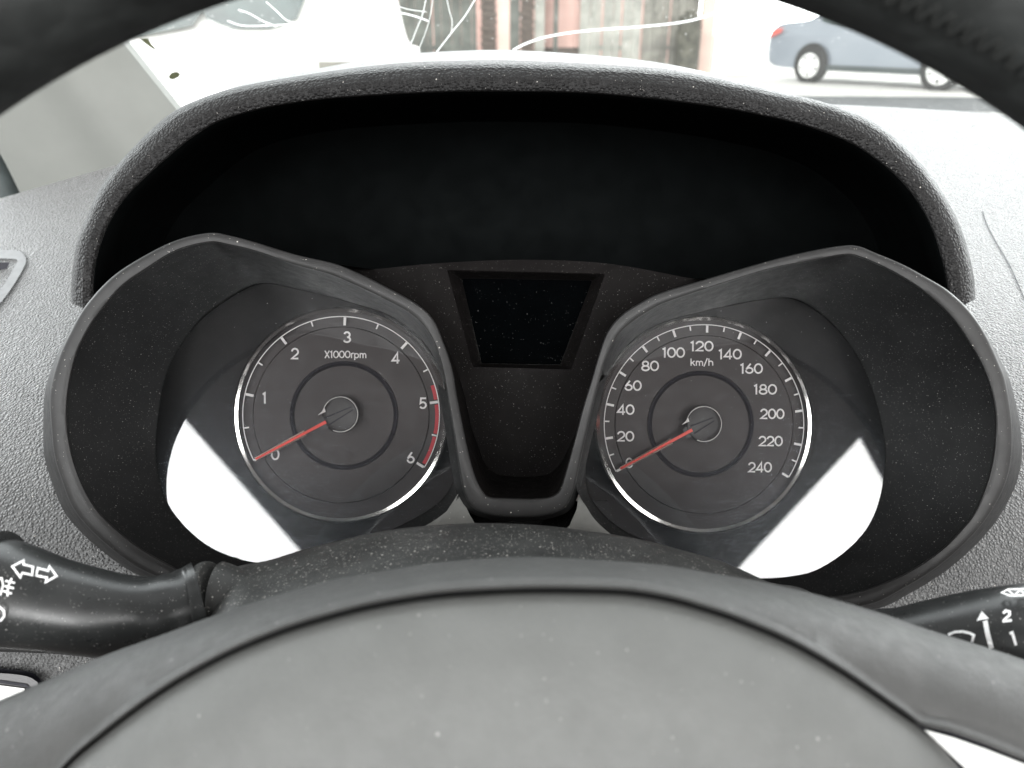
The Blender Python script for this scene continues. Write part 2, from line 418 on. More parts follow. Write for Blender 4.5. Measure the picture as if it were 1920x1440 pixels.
plank_fence('board_fence', 'light grey wide plank fence right of the pink wall', [(1086, 1126), (1129, 1162), (1165, 1200)], 2.3, M['boardlight'])
plank_fence('board_fence', 'brownish weathered plank fence beside the pale pink gate post', [(1203, 1252), (1254, 1306)], 2.2, M['board'], YF+.1)
def pier(a, b, label):
    x0, x1 = fx(a), fx(b); mb = MB(); z = 0
    while z < 2.3:
        off = random.uniform(-.012, .012); mb.box((x0+off, YF-.25+off, z+.012), (x1+off, YF+.05, z+.125)); z += .14
    mb.box((x0+.03, YF-.21, 0), (x1-.03, YF+.03, 2.3))
    root = thing('brick_pier', label, 'pier', ((x0+x1)/2, YF, 0), 'brick piers by the pink wall')
    mb.build('brickwork', M['brick'], root, smooth=False)
    MB().box((x0-.05, YF-.3, 2.32), (x1+.05, YF+.1, 2.42)).build('coping', M['boardlight'], root, smooth=False)
pier(903, 931, 'brown brick pier with a pale post on its right')
pier(975, 1000, 'brown brick pier closest to the pink wall')
def post(name, a, b, h, m, label, y=YF-.05, cat='post'):
    x0, x1 = fx(a, y), fx(b, y)
    root = thing(name, label, cat, ((x0+x1)/2, y, 0))
    MB().box((x0, y-.12, 0), (x1, y+.05, h)).build('shaft', m, root, smooth=False)
    MB().box((x0-.03, y-.15, h+.003), (x1+.03, y+.08, h+.06)).build('cap', m, root, smooth=False)
post('gate_post', 934, 955, 2.2, M['pinkpale'], 'pinkish tan post between the two brick piers')
post('gate_post', 956, 974, 2.4, M['boarddark'], 'blue grey narrow board post between the brick piers')
post('gate_post', 1002, 1020, 2.3, M['boardlight'], 'grey flat post at the left edge of the pink wall')
post('gate_post', 1037, 1045, 2.3, M['boarddark'], 'thin grey post standing in front of the pink wall', YF-.1)
post('gate_post', 1310, 1334, 2.3, M['pinkpale'], 'broad pale pink post beside the brown plank fence')
post('pale_house_corner', 1338, 1424, 3.2, M['whitepaint'], 'whitewashed wall corner left of the blue car', YF+.3, 'wall')
w = thing('pink_wall', 'salmon pink rendered wall with brown brick base behind thin post', 'wall', (fx(1050), YF+.3, 0))
MB().box((fx(1010), YF+.2, .55), (fx(1092), YF+.5, 3)).build('render', M['pink'], w, smooth=False)
MB().box((fx(1010), YF+.16, 0), (fx(1092), YF+.5, .54)).build('brick_base', M['brick'], w, smooth=False)
w = thing('pink_house', 'red pink house wall showing above the fences', 'house', (fx(1100), YF+6, 0))
MB().box((fx(690, YF+6), YF+6, 0), (fx(1300, YF+6), YF+9, 5)).build('wall', M['pink'], w, smooth=False)
tk = thing('metal_drum', 'dark mottled round metal drum top leaning by the brown fence', 'drum', (fx(1290), YF-.4, 0))
mb = MB(); cx = fx(1289, YF-.4)
for z0, z1, r in ((0, .9, .26), (.9, 1.15, .22), (1.15, 1.25, .1)):
    mb.grid([[Vector((cx+r*math.cos(k*math.pi/10), YF-.4+r*math.sin(k*math.pi/10), z)) for k in range(20)] for z in (z0, z1)], True)
mb.build('drum_body', M['tank'], tk)

def wheel(root, c, r, ax, up=Vector((0, 0, 1))):
    """wheel with axis ax (outward)"""
    t = up.cross(ax).normalized(); mb = MB(); n = 32
    prof = [(r*.62, .02), (r*.68, .045), (r*.95, .05), (r, .02), (r, -.15), (r*.6, -.16)]
    mb.grid([[c + ax*o + (t*math.cos(k*2*math.pi/n) + up*math.sin(k*2*math.pi/n))*rr for k in range(n)] for rr, o in prof], True)
    wh = mb.build('wheel', M['tyre'], root)
    rb = MB(); k5 = 5
    rb.grid([[c + ax*o + (t*math.cos(k*2*math.pi/n) + up*math.sin(k*2*math.pi/n))*rr for k in range(n)] for rr, o in ((r*.70, .046), (r*.62, .05), (r*.60, .0))], True)
    for k in range(k5):
        a = k*2*math.pi/k5+.3; u = t*math.cos(a)+up*math.sin(a); v = -t*math.sin(a)+up*math.cos(a)
        rb.grid([[c+ax*.05+u*(r*.08)+v*(s*r*.2), c+ax*.045+u*(r*.62)+v*(s*r*.22)] for s in (-1, 1)])
    rb.fan([c+ax*.056+(t*math.cos(k*2*math.pi/n)+up*math.sin(k*2*math.pi/n))*r*.2 for k in range(n)], c+ax*.06)
    rb.build('rim', M['alloy'], wh)
def car(root, o, ux, wb, prof, win, halfw, m, arches, glassm, wr=.30, ar=.36):
    """o: point on ground under the near rear wheel, ux: direction to the front; profile (x,z) in wheelbases measured from rear axle"""
    uy = Vector((ux.y, -ux.x, 0))                       # toward the camera side
    if uy.y > 0: uy = -uy
    def T(x, z, t): return o + ux*(x*wb) + Vector((0, 0, z)) + uy*t
    pr = cr(prof, 5, True)
    layers = []
    for t, sc in ((.0, 1), (-.06, 1.0), (-halfw*2+.06, 1.0), (-halfw*2, 1)):
        row = []
        for x, z in pr:
            tum = max(0, z-.85)*.33; s = -1 if t > -halfw else 1
            row.append(T(x, z, t + (s*tum) + (0 if abs(t+.06) < 1e-6 or t == -halfw*2+.06 else (s*.03))))
        layers.append(row)
    mb = MB(); mb.grid(layers, True)
    for row in (layers[0], layers[-1]): mb.fan(row, sum(row, Vector())/len(row))
    mb.build('body', m, root)
    for w_ in win:
        pts = cr(w_, 3, True); MB().poly([T(x, z, .012-max(0, z-.85)*.33-.03+.02) for x, z in pts]).build('window', glassm, root, smooth=False)
    for ax in arches:
        c = T(ax, wr+.03, .010); n = 20
        MB().fan([c + (ux*math.cos(k*2*math.pi/n)+Vector((0, 0, math.sin(k*2*math.pi/n))))*ar for k in range(n)], c).build('wheel_arch', M['tyre'], root)
        wheel(root, T(ax, wr, .02), wr, uy)
    return T
# pale blue saloon across the street
o = ground_at(1515, 155); o2 = ground_at(1757, 170); ux = (o2-o); wb = ux.length; ux.normalize()
bc = thing('parked_car', 'pale blue saloon car parked across the street with its tail to the left', 'car', o)
T = car(bc, o, ux, wb, [(-.37, .30), (-.405, .45), (-.41, .70), (-.375, .96), (-.28, 1.03), (-.08, 1.09), (.14, 1.40), (.35, 1.46), (.60, 1.42), (.86, 1.02), (1.15, .88), (1.26, .70), (1.28, .35), (1.2, .24), (.5, .22), (-.2, .24)],
    [[(.02, 1.06), (.17, 1.34), (.34, 1.38), (.34, 1.04)], [(.37, 1.04), (.37, 1.38), (.58, 1.35), (.78, 1.03)]], .84, M['bluepaint'], (0, 1), M['glass_dark'])
MB().poly([T(-.40, .76, .03), T(-.38, .90, .03), T(-.28, .94, .03), T(-.30, .85, .03)]).build('tail_light', M['tail'], bc)
MB().box((0, -.01, 0), (1, .02, .10), Matrix.Translation(T(.13, .22, .0)) @ Matrix(((ux.x*wb*.74, -ux.y, 0, 0), (ux.y*wb*.74, ux.x, 0, 0), (0, 0, 1, 0), (0, 0, 0, 1)))).build('sill', M['rubber'], bc)
# white van nearer on the left
vd = 6.5
o = Vector((fx(536, vd), vd, 0))
wv = thing('parked_van', 'white van parked on the left with a rounded rear bumper', 'van', o)
ux = Vector((-1, .06, 0)).normalized()
T = car(wv, o, ux, 2.7, [(-.24, .52), (-.28, .62), (-.29, .77), (-.255, .82), (-.24, .97), (-.22, 1.4), (-.20, 1.75), (-.12, 1.86), (.7, 1.88), (.95, 1.5), (1.25, 1.05), (1.3, .5), (1.2, .30), (.5, .27), (0, .3)],
    [[(-.045, 1.02), (-.045, 1.62), (.22, 1.64), (.22, 1.02)], [(.26, .97), (.26, 1.64), (.66, 1.64), (.76, 1.0)]], .85, M['whitepaint'], (0, 1), M['glass_dark'], .26, .30)
MB().box((-.28, -.02, .66), (-.10, .02, .72), Matrix.Translation(o) @ Matrix(((-2.7, 0, 0, 0), (0, 1, 0, -.01), (0, 0, 1, 0), (0, 0, 0, 1)))).build('bumper_strip', M['board'], wv)

# windscreen with its cracks
WS0 = Vector((0, 1.03, .97-.115)); WSU = Vector((0, -.70, .66)).normalized(); WSN = R_.cross(WSU)
def on_ws(px, py, off=0):
    d = (R_*((px-960)/F) + U_*((720-py)/F) + W_); t = (WS0-EYE).dot(WSN)/d.dot(WSN); return EYE + d*t + WSN*off*(1 if WSN.dot(EYE-WS0) > 0 else -1)
ws = MB().grid([[WS0 + R_*(-.85+2.1*i/20) + WSU*(.62*j/8) for i in range(21)] for j in range(9)]).build('windscreen', M['windscreen'])
tag(ws, 'dusty cracked windscreen glass above the dashboard', 'windscreen')
for k, (pts, wd) in enumerate([
    ([(962, 92), (985, 80), (1020, 68), (1070, 59), (1130, 53), (1200, 48), (1260, 42), (1305, 34), (1340, 22)], 7),
    ([(760, 98), (772, 75), (782, 50), (792, 25), (800, -10)], 3), ([(782, 95), (795, 65), (806, 30), (812, -8)], 2.2),
    ([(815, 98), (835, 72), (852, 50), (872, 25), (892, -8)], 4.5), ([(846, 58), (848, 35), (842, 12), (838, -8)], 2.5),
    ([(690, 66), (720, 72), (745, 80), (775, 90), (800, 98)], 4.5), ([(650, -4), (700, 4), (740, 14), (775, 22), (803, 32)], 7), ([(745, 3), (770, 10), (800, 14)], 3),
    ([(500, -6), (520, 12), (540, 30), (562, 34)], 5), ([(448, 8), (470, 16), (495, 30), (520, 40)], 6), ([(428, 28), (450, 36), (480, 38), (560, 34)], 6)]):
    st = stroke(cr(pts, 4), wd*(.6 if k == 0 else .40)); mb = MB()
    for q in st: mb.poly([on_ws(x, y, .0015+.0006*k) for x, y in q])
    mb.build('crack', M['crack'], ws, smooth=False)

# A-pillar trim at the left, with the door seal beyond it
pil = thing('pillar_trim', 'smooth pale grey windscreen pillar trim at the left end of the dashboard', 'pillar trim', P(200, 330, .74))
rows = []
PL = cr([(62, 425), (40, 368), (0, 288), (-70, 180), (-150, 60)], 5); PR = cr([(436, 330), (330, 204), (240, 92), (166, 0), (104, -75)], 5)
for i, (a, b) in enumerate(zip(PL, PR)):
    t = i/(len(PL)-1); row = []
    for k in range(29):
        s_ = k/28; q = (a[0]+(b[0]-a[0])*s_, a[1]+(b[1]-a[1])*s_)
        bulge = .020*math.sin(math.pi*s_)**.8 + .026*(1/(1+math.exp(-(s_-.52)/.06))-.5)
        row.append(P(q[0], q[1], .80 - bulge - .08*t))
    rows.append([row[0]+W_*.04] + row + [row[-1]+W_*.05])
MB().grid(rows).build('trim_panel', M['pillar'], pil)
ds = []
for t in [i/10 for i in range(11)]:
    x, y = cr([(-40, 240), (-6, 290), (15, 325), (34, 372), (40, 400)], 1)[0] if False else (-40+80*t**.8, 225+170*t)
    ds.append(P(x-18, y+4, .80))
sl = thing('door_seal', 'dark curved door seal strip beside the pale pillar trim', 'door seal', P(10, 340, .8))
MB().tube(ds, .016, 14).build('seal_strip', M['rubber'], sl)
# bits of dried leaf at the foot of the windscreen
for lab, pts in (('small olive leaf scrap lying left of the gauge hood', [(316, 142), (322, 136), (331, 134), (337, 137), (334, 143), (324, 148), (317, 147)]),
                 ('thin dark broken leaf stalk beside the steering wheel rim', [(262, 72), (277, 72), (283, 82), (291, 90), (286, 91), (276, 84), (268, 78)])):
    top = [P(x, y, .83) for x, y in pts]; mb = MB(); mb.poly(top); mb.grid([top, [p+W_*.002 for p in top]], True); mb.poly([p+W_*.002 for p in top])
    tag(mb.build('leaf_scrap', M['leaf'], smooth=False), lab, 'leaf')
for x, y, s in ((301, 101, 3), (304, 106, 2), (319, 128, 2), (315, 131, 1.5), (323, 124, 1.5)):
    pass

# ================================================================== OUTLINES (photo pixels) of the gauge housing
RIB = [(420,1108,450,1092),(315,1087,350,1074),(285,1077,320,1060),(255,1062,292,1045),(217,1035,252,1020),(172,995,208,983),(137,952,178,950),(117,902,152,902),(102,852,134,847),(96,790,126,790),(95,732,128,735),(110,672,142,670),(135,617,164,622),(162,572,192,580),(210,520,230,537),(267,482,275,505),(330,451,330,471),(392,437,392,455),(430,442,430,460),(480,455,480,472),(555,478,553,497),(628,495,618,515),(677,515,668,536),(735,544,722,562),(784,572,764,585),(813,601,793,610),(832,644,815,645),(848,692,830,692),(857,742,838,735),(873,823,850,808),(889,887,861,879),(905,921,870,925),(919,932,888,953),(945,934,925,967),(973,935,973,970),(1002,935,1020,967),(1030,932,1055,955),(1048,921,1070,935),(1058,895,1080,903),(1074,839,1094,839),(1092,770,1109,774),(1108,718,1123,718),(1122,670,1138,668),(1138,625,1159,629),(1163,593,1189,602),(1199,569,1220,582),(1240,549,1250,567),(1330,522,1330,540),(1440,490,1440,506),(1515,472,1515,491),(1580,461,1585,478),(1610,462,1615,484),(1640,474,1640,494),(1690,495,1675,511),(1740,522,1722,540),(1777,545,1760,571),(1815,580,1790,603),(1845,622,1815,640),(1870,675,1838,680),(1885,715,1855,722),(1894,770,1865,770),(1897,805,1866,805),(1896,855,1862,855),(1885,905,1850,905),(1860,955,1827,960),(1835,990,1800,995),(1802,1025,1765,1030),(1752,1067,1715,1065),(1690,1105,1660,1092),(1627,1134,1590,1114),(1500,1152,1480,1128)]
HOOD = [(134,568,176,585),(135,515,177,511),(144,454,188,461),(159,414,207,414),(180,367,235,371),(202,331,262,343),(231,297,290,317),(274,252,330,282),(321,212,365,255),(375,185,415,226),(450,162,500,202),(550,145,600,187),(650,131,690,180),(750,121,780,175),(850,117,865,172),(950,116,955,172),(1110,122,1100,175),(1260,132,1235,187),(1385,155,1355,203),(1460,172,1430,217),(1550,193,1510,236),(1630,224,1590,266),(1685,264,1640,297),(1735,315,1685,335),(1778,378,1722,380),(1803,430,1748,430),(1818,480,1764,480),(1826,520,1773,515),(1829,561,1781,582)]
LENS_L = [(480,531),(430,560),(385,592),(350,632),(325,670),(310,707),(300,757),(292,835),(297,890),(312,940),(342,982),(380,1017),(417,1037),(455,1050),(505,1056),(600,1045),(690,1010),(733,993),(767,977),(817,947),(847,913),(853,873),(849,830),(841,760),(828,705),(806,655),(768,615),(720,586),(677,573),(618,556),(560,543),(520,534)]
LENS_R = [(1473,557),(1488,558),(1507,567),(1540,590),(1577,627),(1610,672),(1632,720),(1647,770),(1657,817),(1660,855),(1655,905),(1645,950),(1625,992),(1590,1030),(1552,1057),(1515,1075),(1465,1082),(1420,1084),(1350,1075),(1280,1045),(1220,1017),(1173,997),(1130,963),(1102,923),(1098,880),(1104,820),(1116,760),(1137,705),(1168,655),(1213,617),(1280,593),(1380,571),(1430,562)]

# ------------------------------------------------------------------ dashboard
dash = thing('dashboard', 'black grained vinyl dashboard with a curved gauge hood, pale with glare on its top', 'dashboard', P(960, 900, .45))
EDGE = smoothtab([(-300, 455), (0, 372), (210, 312), (400, 262), (640, 215), (960, 195), (1300, 190), (1560, 196), (1920, 216), (2250, 240)])
DEDGE = [(-300, .70), (210, .74), (500, .85), (900, .95), (2250, .95)]
cut1 = [(a, b) for a, b, _, _ in RIB]; cut2 = [(a, b) for a, b, _, _ in HOOD]
cut3 = [(560, 470), (1400, 470), (1400, 1160), (560, 1160)]
def shrink(poly, c, k): return [(c[0]+(x-c[0])*k, c[1]+(y-c[1])*k) for x, y in poly]
cut1 = shrink(cut1, (990, 800), .97); cut2 = shrink(cut2, (985, 420), .965)
def dash_pt(px, t):
    pe = interp(EDGE, px); de = interp(DEDGE, px); py = pe + (1560-pe)*t
    f = .395 + .02*max(0, (px-960)/960)**2
    return px, py, f + (de-f)*(1-t)**4.2
mb = MB(); xs = list(range(-902, 2950, 14)); ts = [(i/110)**1.35 for i in range(111)]
pts = [[dash_pt(x, t) for x in xs] for t in ts]
idx = {}
for i in range(len(ts)-1):
    for j in range(len(xs)-1):
        q = (pts[i][j], pts[i][j+1], pts[i+1][j+1], pts[i+1][j])
        cx, cy = sum(p[0] for p in q)/4, sum(p[1] for p in q)/4
        if inpoly(cx, cy, cut1) or (cy > 520 and inpoly(cx, cy, cut2)) or inpoly(cx, cy, cut3): continue
        f = []
        for (a, b) in ((i, j), (i, j+1), (i+1, j+1), (i+1, j)):
            if (a, b) not in idx: idx[(a, b)] = len(mb.v); mb.v.append(P(*pts[a][b]))
            f.append(idx[(a, b)])
        mb.f.append(tuple(f))
e = [P(*p) for p in pts[0]]; mb.grid([e, [p+Vector((0, .05, -.02)) for p in e], [p+Vector((0, .06, -.12)) for p in e]])
mb.build('dash_skin', M['dash'], dash)
def dash_d(px, py):
    pe = interp(EDGE, px); t = max(0, (py-pe)/(1560-pe)); return dash_pt(px, t)[2]
# parting line in the vinyl at the right
st = stroke(cr([(1842, 396), (1852, 425), (1872, 462), (1894, 500), (1914, 545), (1935, 600), (1950, 660)], 6), 2.0); mb = MB()
for q in st: mb.poly([P(x, y, dash_d(x, y)-.0012) for x, y in q])
mb.build('parting_line', M['groove'], dash, smooth=False)
# hood: padded band, top skin, black lining
hp = cr(HOOD, 6)
def hrow(f): return [P(*f(*h)) for h in hp]
def lerp(a, b, t): return a+(b-a)*t
rows = []
def topshift(x): return max(0, 1-((x-930)/650)**2)
rows.append([P(*(985+(a-985)*.97, (b+18) - 40*topshift(a) if topshift(a) > 0 else b+18, .62)) for a, b, c, d in hp])
rows.append([P(*(985+(a-985)*.985, b+4-20*topshift(a), .50)) for a, b, c, d in hp])
rows.append([P(a+(a-985)*-.004, b-5*topshift(a)+2, .412) for a, b, c, d in hp])
for t, dd in ((.0, .398), (.02, .392), (.08, .3865), (.2, .3825), (.5, .3805), (.85, .3815), (.95, .3825), (1.0, .3855)):
    rows.append([P(lerp(a, c, t), lerp(b, d, t), dd) for a, b, c, d in hp])
rows.append([P(c, d, .394) for a, b, c, d in hp])
MB().grid(rows[:3]).build('hood_top', M['dash'], dash)  # paler vinyl than the band: sky glare put into the top's colour
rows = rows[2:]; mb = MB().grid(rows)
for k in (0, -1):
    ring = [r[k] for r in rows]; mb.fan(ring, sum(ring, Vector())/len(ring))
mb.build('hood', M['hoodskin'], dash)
rows = []
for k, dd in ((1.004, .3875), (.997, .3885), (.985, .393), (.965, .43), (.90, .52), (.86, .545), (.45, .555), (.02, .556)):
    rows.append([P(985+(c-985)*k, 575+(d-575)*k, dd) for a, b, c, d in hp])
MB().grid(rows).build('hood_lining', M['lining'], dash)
# side air vent corner at the left edge
fr = [(-60, 470), (-10, 476), (30, 478), (40, 486), (38, 497), (20, 528), (0, 556), (-40, 600)]
st = stroke(cr(fr, 5), 16); mb = MB()
for q in st: mb.poly([P(x, y, dash_d(x, y)-.004) for x, y in q])
v = mb.build('vent_frame', M['trimgrey'], dash)
MB().poly([P(x, y, dash_d(20, 500)-.002) for x, y in ((-60, 488), (-2, 492), (18, 492), (10, 512), (-8, 540), (-60, 585))]).build('vent_opening', M['groove'], v)
# switch panel, low left
sp = [(-90, 1246), (-20, 1251), (30, 1256), (62, 1262), (78, 1278), (84, 1300), (80, 1360), (-90, 1400)]
def low(pts, d): return [P(x, y, d) for x, y in pts]
mb = MB().poly(low(cr(sp, 5, True), .3935)); g = mb.build('panel_gap', M['groove'], dash)
sp2 = [(-90, 1258), (-20, 1261), (40, 1266), (66, 1276), (72, 1292), (70, 1370), (-90, 1400)]
a = cr(sp2, 5, True); mb = MB().poly(low(a, .388)); mb.grid([low(a, .388), low(a, .3925)], True); mb.build('switch_panel', M['trimgrey'], dash)
st = stroke([(-90, 1276), (0, 1278), (48, 1285), (54, 1291), (52, 1340)], 5); mb = MB()
for q in st: mb.poly(low(q, .3874))
mb.build('switch_gap', M['groove'], dash, smooth=False)
sw = [(-90, 1283), (0, 1285), (46, 1291), (48, 1345), (-90, 1360)]
MB().poly(low(sw, .3866)).build('switch', M['silver'], dash)
# knee panel edge below the stalk
st = stroke(cr([(-80, 1216), (40, 1219), (120, 1223), (190, 1232), (260, 1245)], 6), 9); mb = MB()
for q in st: mb.poly([P(q[0][0], q[0][1], .389), P(q[1][0], q[1][1], .389), P(q[2][0], q[2][1], .385), P(q[3][0], q[3][1], .385)])
mb.build('panel_edge', M['bezel'], dash)

# ------------------------------------------------------------------ instrument cluster
ic = thing('instrument_cluster', 'twin dial instrument cluster in a charcoal frame under the dashboard hood', 'instrument cluster', P(985, 800, .42))
rp = cr(RIB, 6)
def bd(x): return .362 + .010*math.exp(-((x-985)/230)**2)      # the middle of the frame sits a little deeper
rows = []
def flare(a, b):
    k = min(1, max(0, (b-600)/250)); s = 1+.022*k
    if abs(a-985) < 560: s = 1
    return 985+(a-985)*s, 760+(b-760)*s
rows.append([P(*flare(a, b), bd(a)+.045) for a, b, c, d in rp])
rows.append([P(*(lerp(a, flare(a, b)[0], .5), lerp(b, flare(a, b)[1], .5)), bd(a)+.016) for a, b, c, d in rp])
for t, dd in ((-.02, .006), (.0, .0016), (.03, .0006), (.09, .0001), (.3, -.0002), (.6, -.0003), (.85, -.0001), (.93, .0003), (.98, .0012), (1.0, .0022), (1.02, .008)):
    rows.append([P(lerp(a, c, t), lerp(b, d, t), bd(a)+dd+(1-t)*.0026*math.exp(-((a-862)/42)**2)*(1 if 560 < b else 0)) for a, b, c, d in rp])
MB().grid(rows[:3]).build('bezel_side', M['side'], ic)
MB().grid(rows[2:]).build('bezel', M['bezel'], ic)
# lens planes, each turned a little outward
TILT = math.radians(4.5)
def lens_plane(px, py, side):
    cx, cy = (640, 777) if side < 0 else (1320, 795)
    d0 = .404; x0, y0 = (cx-960)/F*d0, (720-cy)/F*d0
    n = Vector((side*math.sin(TILT), math.sin(math.radians(16)), -math.cos(TILT))).normalized()   # cam coords: right, up, forward
    q = Vector(((px-960)/F, (720-py)/F, 1)); c = Vector((x0, y0, d0)); return c.dot(n)/q.dot(n)
nb = len(RIB)
iL = [i for i, r in enumerate(RIB) if i <= 32]; iR = [i for i, r in enumerate(RIB) if i >= 36]
loopL = [(RIB[i][2], RIB[i][3], bd(RIB[i][2])+.004) for i in iL if i <= 30] + [(868, 908, .376), (850, 947, .380), (816, 976, .381), (772, 1000, .381), (730, 1018, .381), (640, 1055, .378), (540, 1092, .370)]
loopR = [(RIB[i][2], RIB[i][3], bd(RIB[i][2])+.004) for i in iR if i >= 38] + [(1400, 1125, .370), (1290, 1085, .378), (1200, 1042, .381), (1158, 1012, .381), (1116, 975, .381), (1087, 930, .378)]
for side, loop, lens, c in ((-1, loopL, LENS_L, (590, 790)), (1, loopR, LENS_R, (1375, 815))):
    ro = byangle(cr(loop, 4, True), c)
    ri = soften(byangle([(x, y, 0) for x, y in cr(lens, 4, True)], c), c, 6); ri = [(x, y, lens_plane(x, y, side)) for x, y, _ in ri]
    rr = []
    for t in (0, .12, .35, .6, .85, .97, 1.0):
        tt = t
        rr.append([P(lerp(a[0], b[0], tt), lerp(a[1], b[1], tt), lerp(a[2], b[2]+.0006, tt**1.0)) for a, b in zip(ro, ri)])
    rr.append([P(b[0], b[1], max(.436, b[2]+.004)) for b in ri])
    MB().grid(rr, True).build('gauge_well', M['well'], ic)
    # back plate behind the dial, and the lens
    pl = [P(c[0]+(b[0]-c[0])*1.03, c[1]+(b[1]-c[1])*1.03, .434) for b in ri]
    MB().fan(pl, P(c[0], c[1], .434)).build('dial_surround', M['plate'], ic)
    le = [P(b[0], b[1], b[2]) for b in ri]
    lo = MB().fan(le, P(c[0], c[1], lens_plane(c[0], c[1], side))).build('lens', M['lens'], ic, smooth=False)
# grey floor pads either side of the U, and the dark return under it
for pad, dd in (([(869, 912), (874, 950), (892, 985), (905, 1015), (690, 1040), (732, 1016), (773, 998), (817, 974), (851, 945)], 0), ([(1087, 932), (1081, 955), (1068, 985), (1058, 1015), (1260, 1068), (1200, 1041), (1157, 1011), (1115, 974)], 0)):
    q = cr(pad, 4, True); c_ = (sum(p[0] for p in q)/len(q), sum(p[1] for p in q)/len(q)); mb = MB()
    front = [P(x, y, .3795) for x, y in q]; mb.fan(front, P(*c_, .3792)); mb.grid([front, [P(x, y, .400) for x, y in q]], True)
    mb.build('floor_pad', M['pad'], ic)
bk = [P(x, y, .412) for x, y in ((830, 940), (1140, 940), (1180, 1080), (790, 1080))]
MB().poly(bk).grid([bk, [p+W_*.004 for p in bk]], True).build('lower_plate', M['well'], ic, smooth=False)  # black plate added to fill the shadow band below the U
us = [(RIB[i][2], RIB[i][3]) for i in range(28, 42)]; us = cr(us, 4)
MB().grid([[P(x, y, bd(x)+.003) for x, y in us], [P(985+(x-985)*1.12, 900+(y-900)*1.10, bd(x)+.012) for x, y in us], [P(985+(x-985)*1.06, 900+(y-900)*1.0, .43) for x, y in us]]).build('frame_return', M['well'], ic)
# centre console of the cluster
AC = [(RIB[i][0], RIB[i][1], bd(RIB[i][0])+.004) for i in range(21, 48)]
C0 = cr(AC, 4) + [(1300, 523, .424), (1180, 500, .424), (1090, 490, .424), (960, 487, .424), (830, 493, .424), (700, 505, .424)]
C1 = [(x, y, .424) for x, y in cr([(640,509),(700,505),(760,499),(830,493),(960,487),(1090,490),(1180,500),(1270,518),(1325,530),(1238,563),(1180,595),(1150,635),(1125,690),(1098,770),(1066,840),(1050,870),(1030,888),(1005,893),(960,893),(930,888),(910,870),(898,840),(884,800),(868,730),(843,660),(815,615),(770,582),(700,545)], 4, True)]
D0 = [(840, 508), (1133, 515), (1070, 692), (888, 687)]
def dense(p, n=14):
    out = []
    for i in range(len(p)):
        a, b = p[i], p[(i+1) % len(p)]
        out += [(lerp(a[0], b[0], k/n), lerp(a[1], b[1], k/n)) for k in range(n)]
    return out
cc = (985, 610)
o0, o1 = byangle(C0, cc, 300), byangle(C1, cc, 300); d0 = byangle([(x, y, .4235) for x, y in dense(D0)], cc, 300)
d1 = byangle([(x, y, .4225) for x, y in dense([(838, 506), (1135, 513), (1071, 693), (886, 688)])], cc, 300)
di = byangle([(x, y, .440) for x, y in dense([(866, 522), (1110, 526), (1050, 684), (903, 681)])], cc, 300)
mb = MB().grid([V(o0), V(o1), V(d1), V(d0)], True); mb.build('centre_panel', M['centre'], ic, sharp=30)
dp = MB().grid([V(d0), V(di)], True).build('display', M['centre'], ic, sharp=30)
scr = [(870, 524), (1106, 528), (1052, 668), (1047, 678), (1035, 682), (915, 679), (906, 672)]
MB().fan([P(x, y, .4395) for x, y, _ in di], P(cc[0], cc[1], .4395)).build('screen', M['screen'], dp, smooth=False)

# ------------------------------------------------------------------ dials
def arc(cx, cy, rx, ry, a0, a1, n=14): return [(cx+rx*math.cos(math.radians(a0+(a1-a0)*k/n)), cy+ry*math.sin(math.radians(a0+(a1-a0)*k/n))) for k in range(n+1)]
GLY = {   # advance, strokes (points, closed) on a cap height of 1
 '0': (.74, [(arc(.37, .5, .30, .43, 0, 345, 23), True)]),
 '1': (.40, [([(.04, .80), (.22, .92), (.22, 0)], False)]),
 '2': (.70, [(arc(.35, .65, .27, .28, 172, -38) + [(.08, .07), (.65, .07)], False)]),
 '3': (.70, [(arc(.33, .70, .24, .23, 165, -88) , False), (arc(.33, .28, .28, .22, 80, -165), False)]),
 '4': (.74, [([(.70, .26), (.08, .26), (.52, .93), (.52, 0)], False)]),
 '5': (.70, [([(.62, .93), (.18, .93), (.13, .50)] + arc(.34, .33, .27, .26, 128, -150), False)]),
 '6': (.70, [(arc(.35, .32, .27, .25, 160, -182, 22), False), ([(.10, .40), (.20, .60), (.46, .97)], False)]),
 '8': (.70, [(arc(.35, .71, .22, .22, 90, 435, 23), True), (arc(.35, .28, .28, .22, 90, 435, 23), True)]),
 'X': (.70, [([(.06, 0), (.62, 1)], False), ([(.06, 1), (.62, 0)], False)]),
 'r': (.40, [([(.12, 0), (.12, .68)], False), (arc(.34, .42, .22, .24, 175, 75, 6), False)]),
 'p': (.70, [([(.12, -.26), (.12, .68)], False), (arc(.36, .33, .25, .28, 170, -190, 22), False)]),
 'm': (.96, [([(.12, 0), (.12, .68)], False), (arc(.30, .40, .18, .22, 170, 0, 8) + [(.48, 0)], False), (arc(.66, .40, .18, .22, 170, 0, 8) + [(.84, 0)], False)]),
 'k': (.62, [([(.12, 0), (.12, 1)], False), ([(.52, .68), (.16, .32)], False), ([(.28, .42), (.56, 0)], False)]),
 '/': (.50, [([(.04, -.1), (.44, 1.05)], False)]),
 'h': (.68, [([(.12, 0), (.12, 1)], False), (arc(.34, .40, .22, .24, 170, 0, 8) + [(.56, 0)], False)]),
}
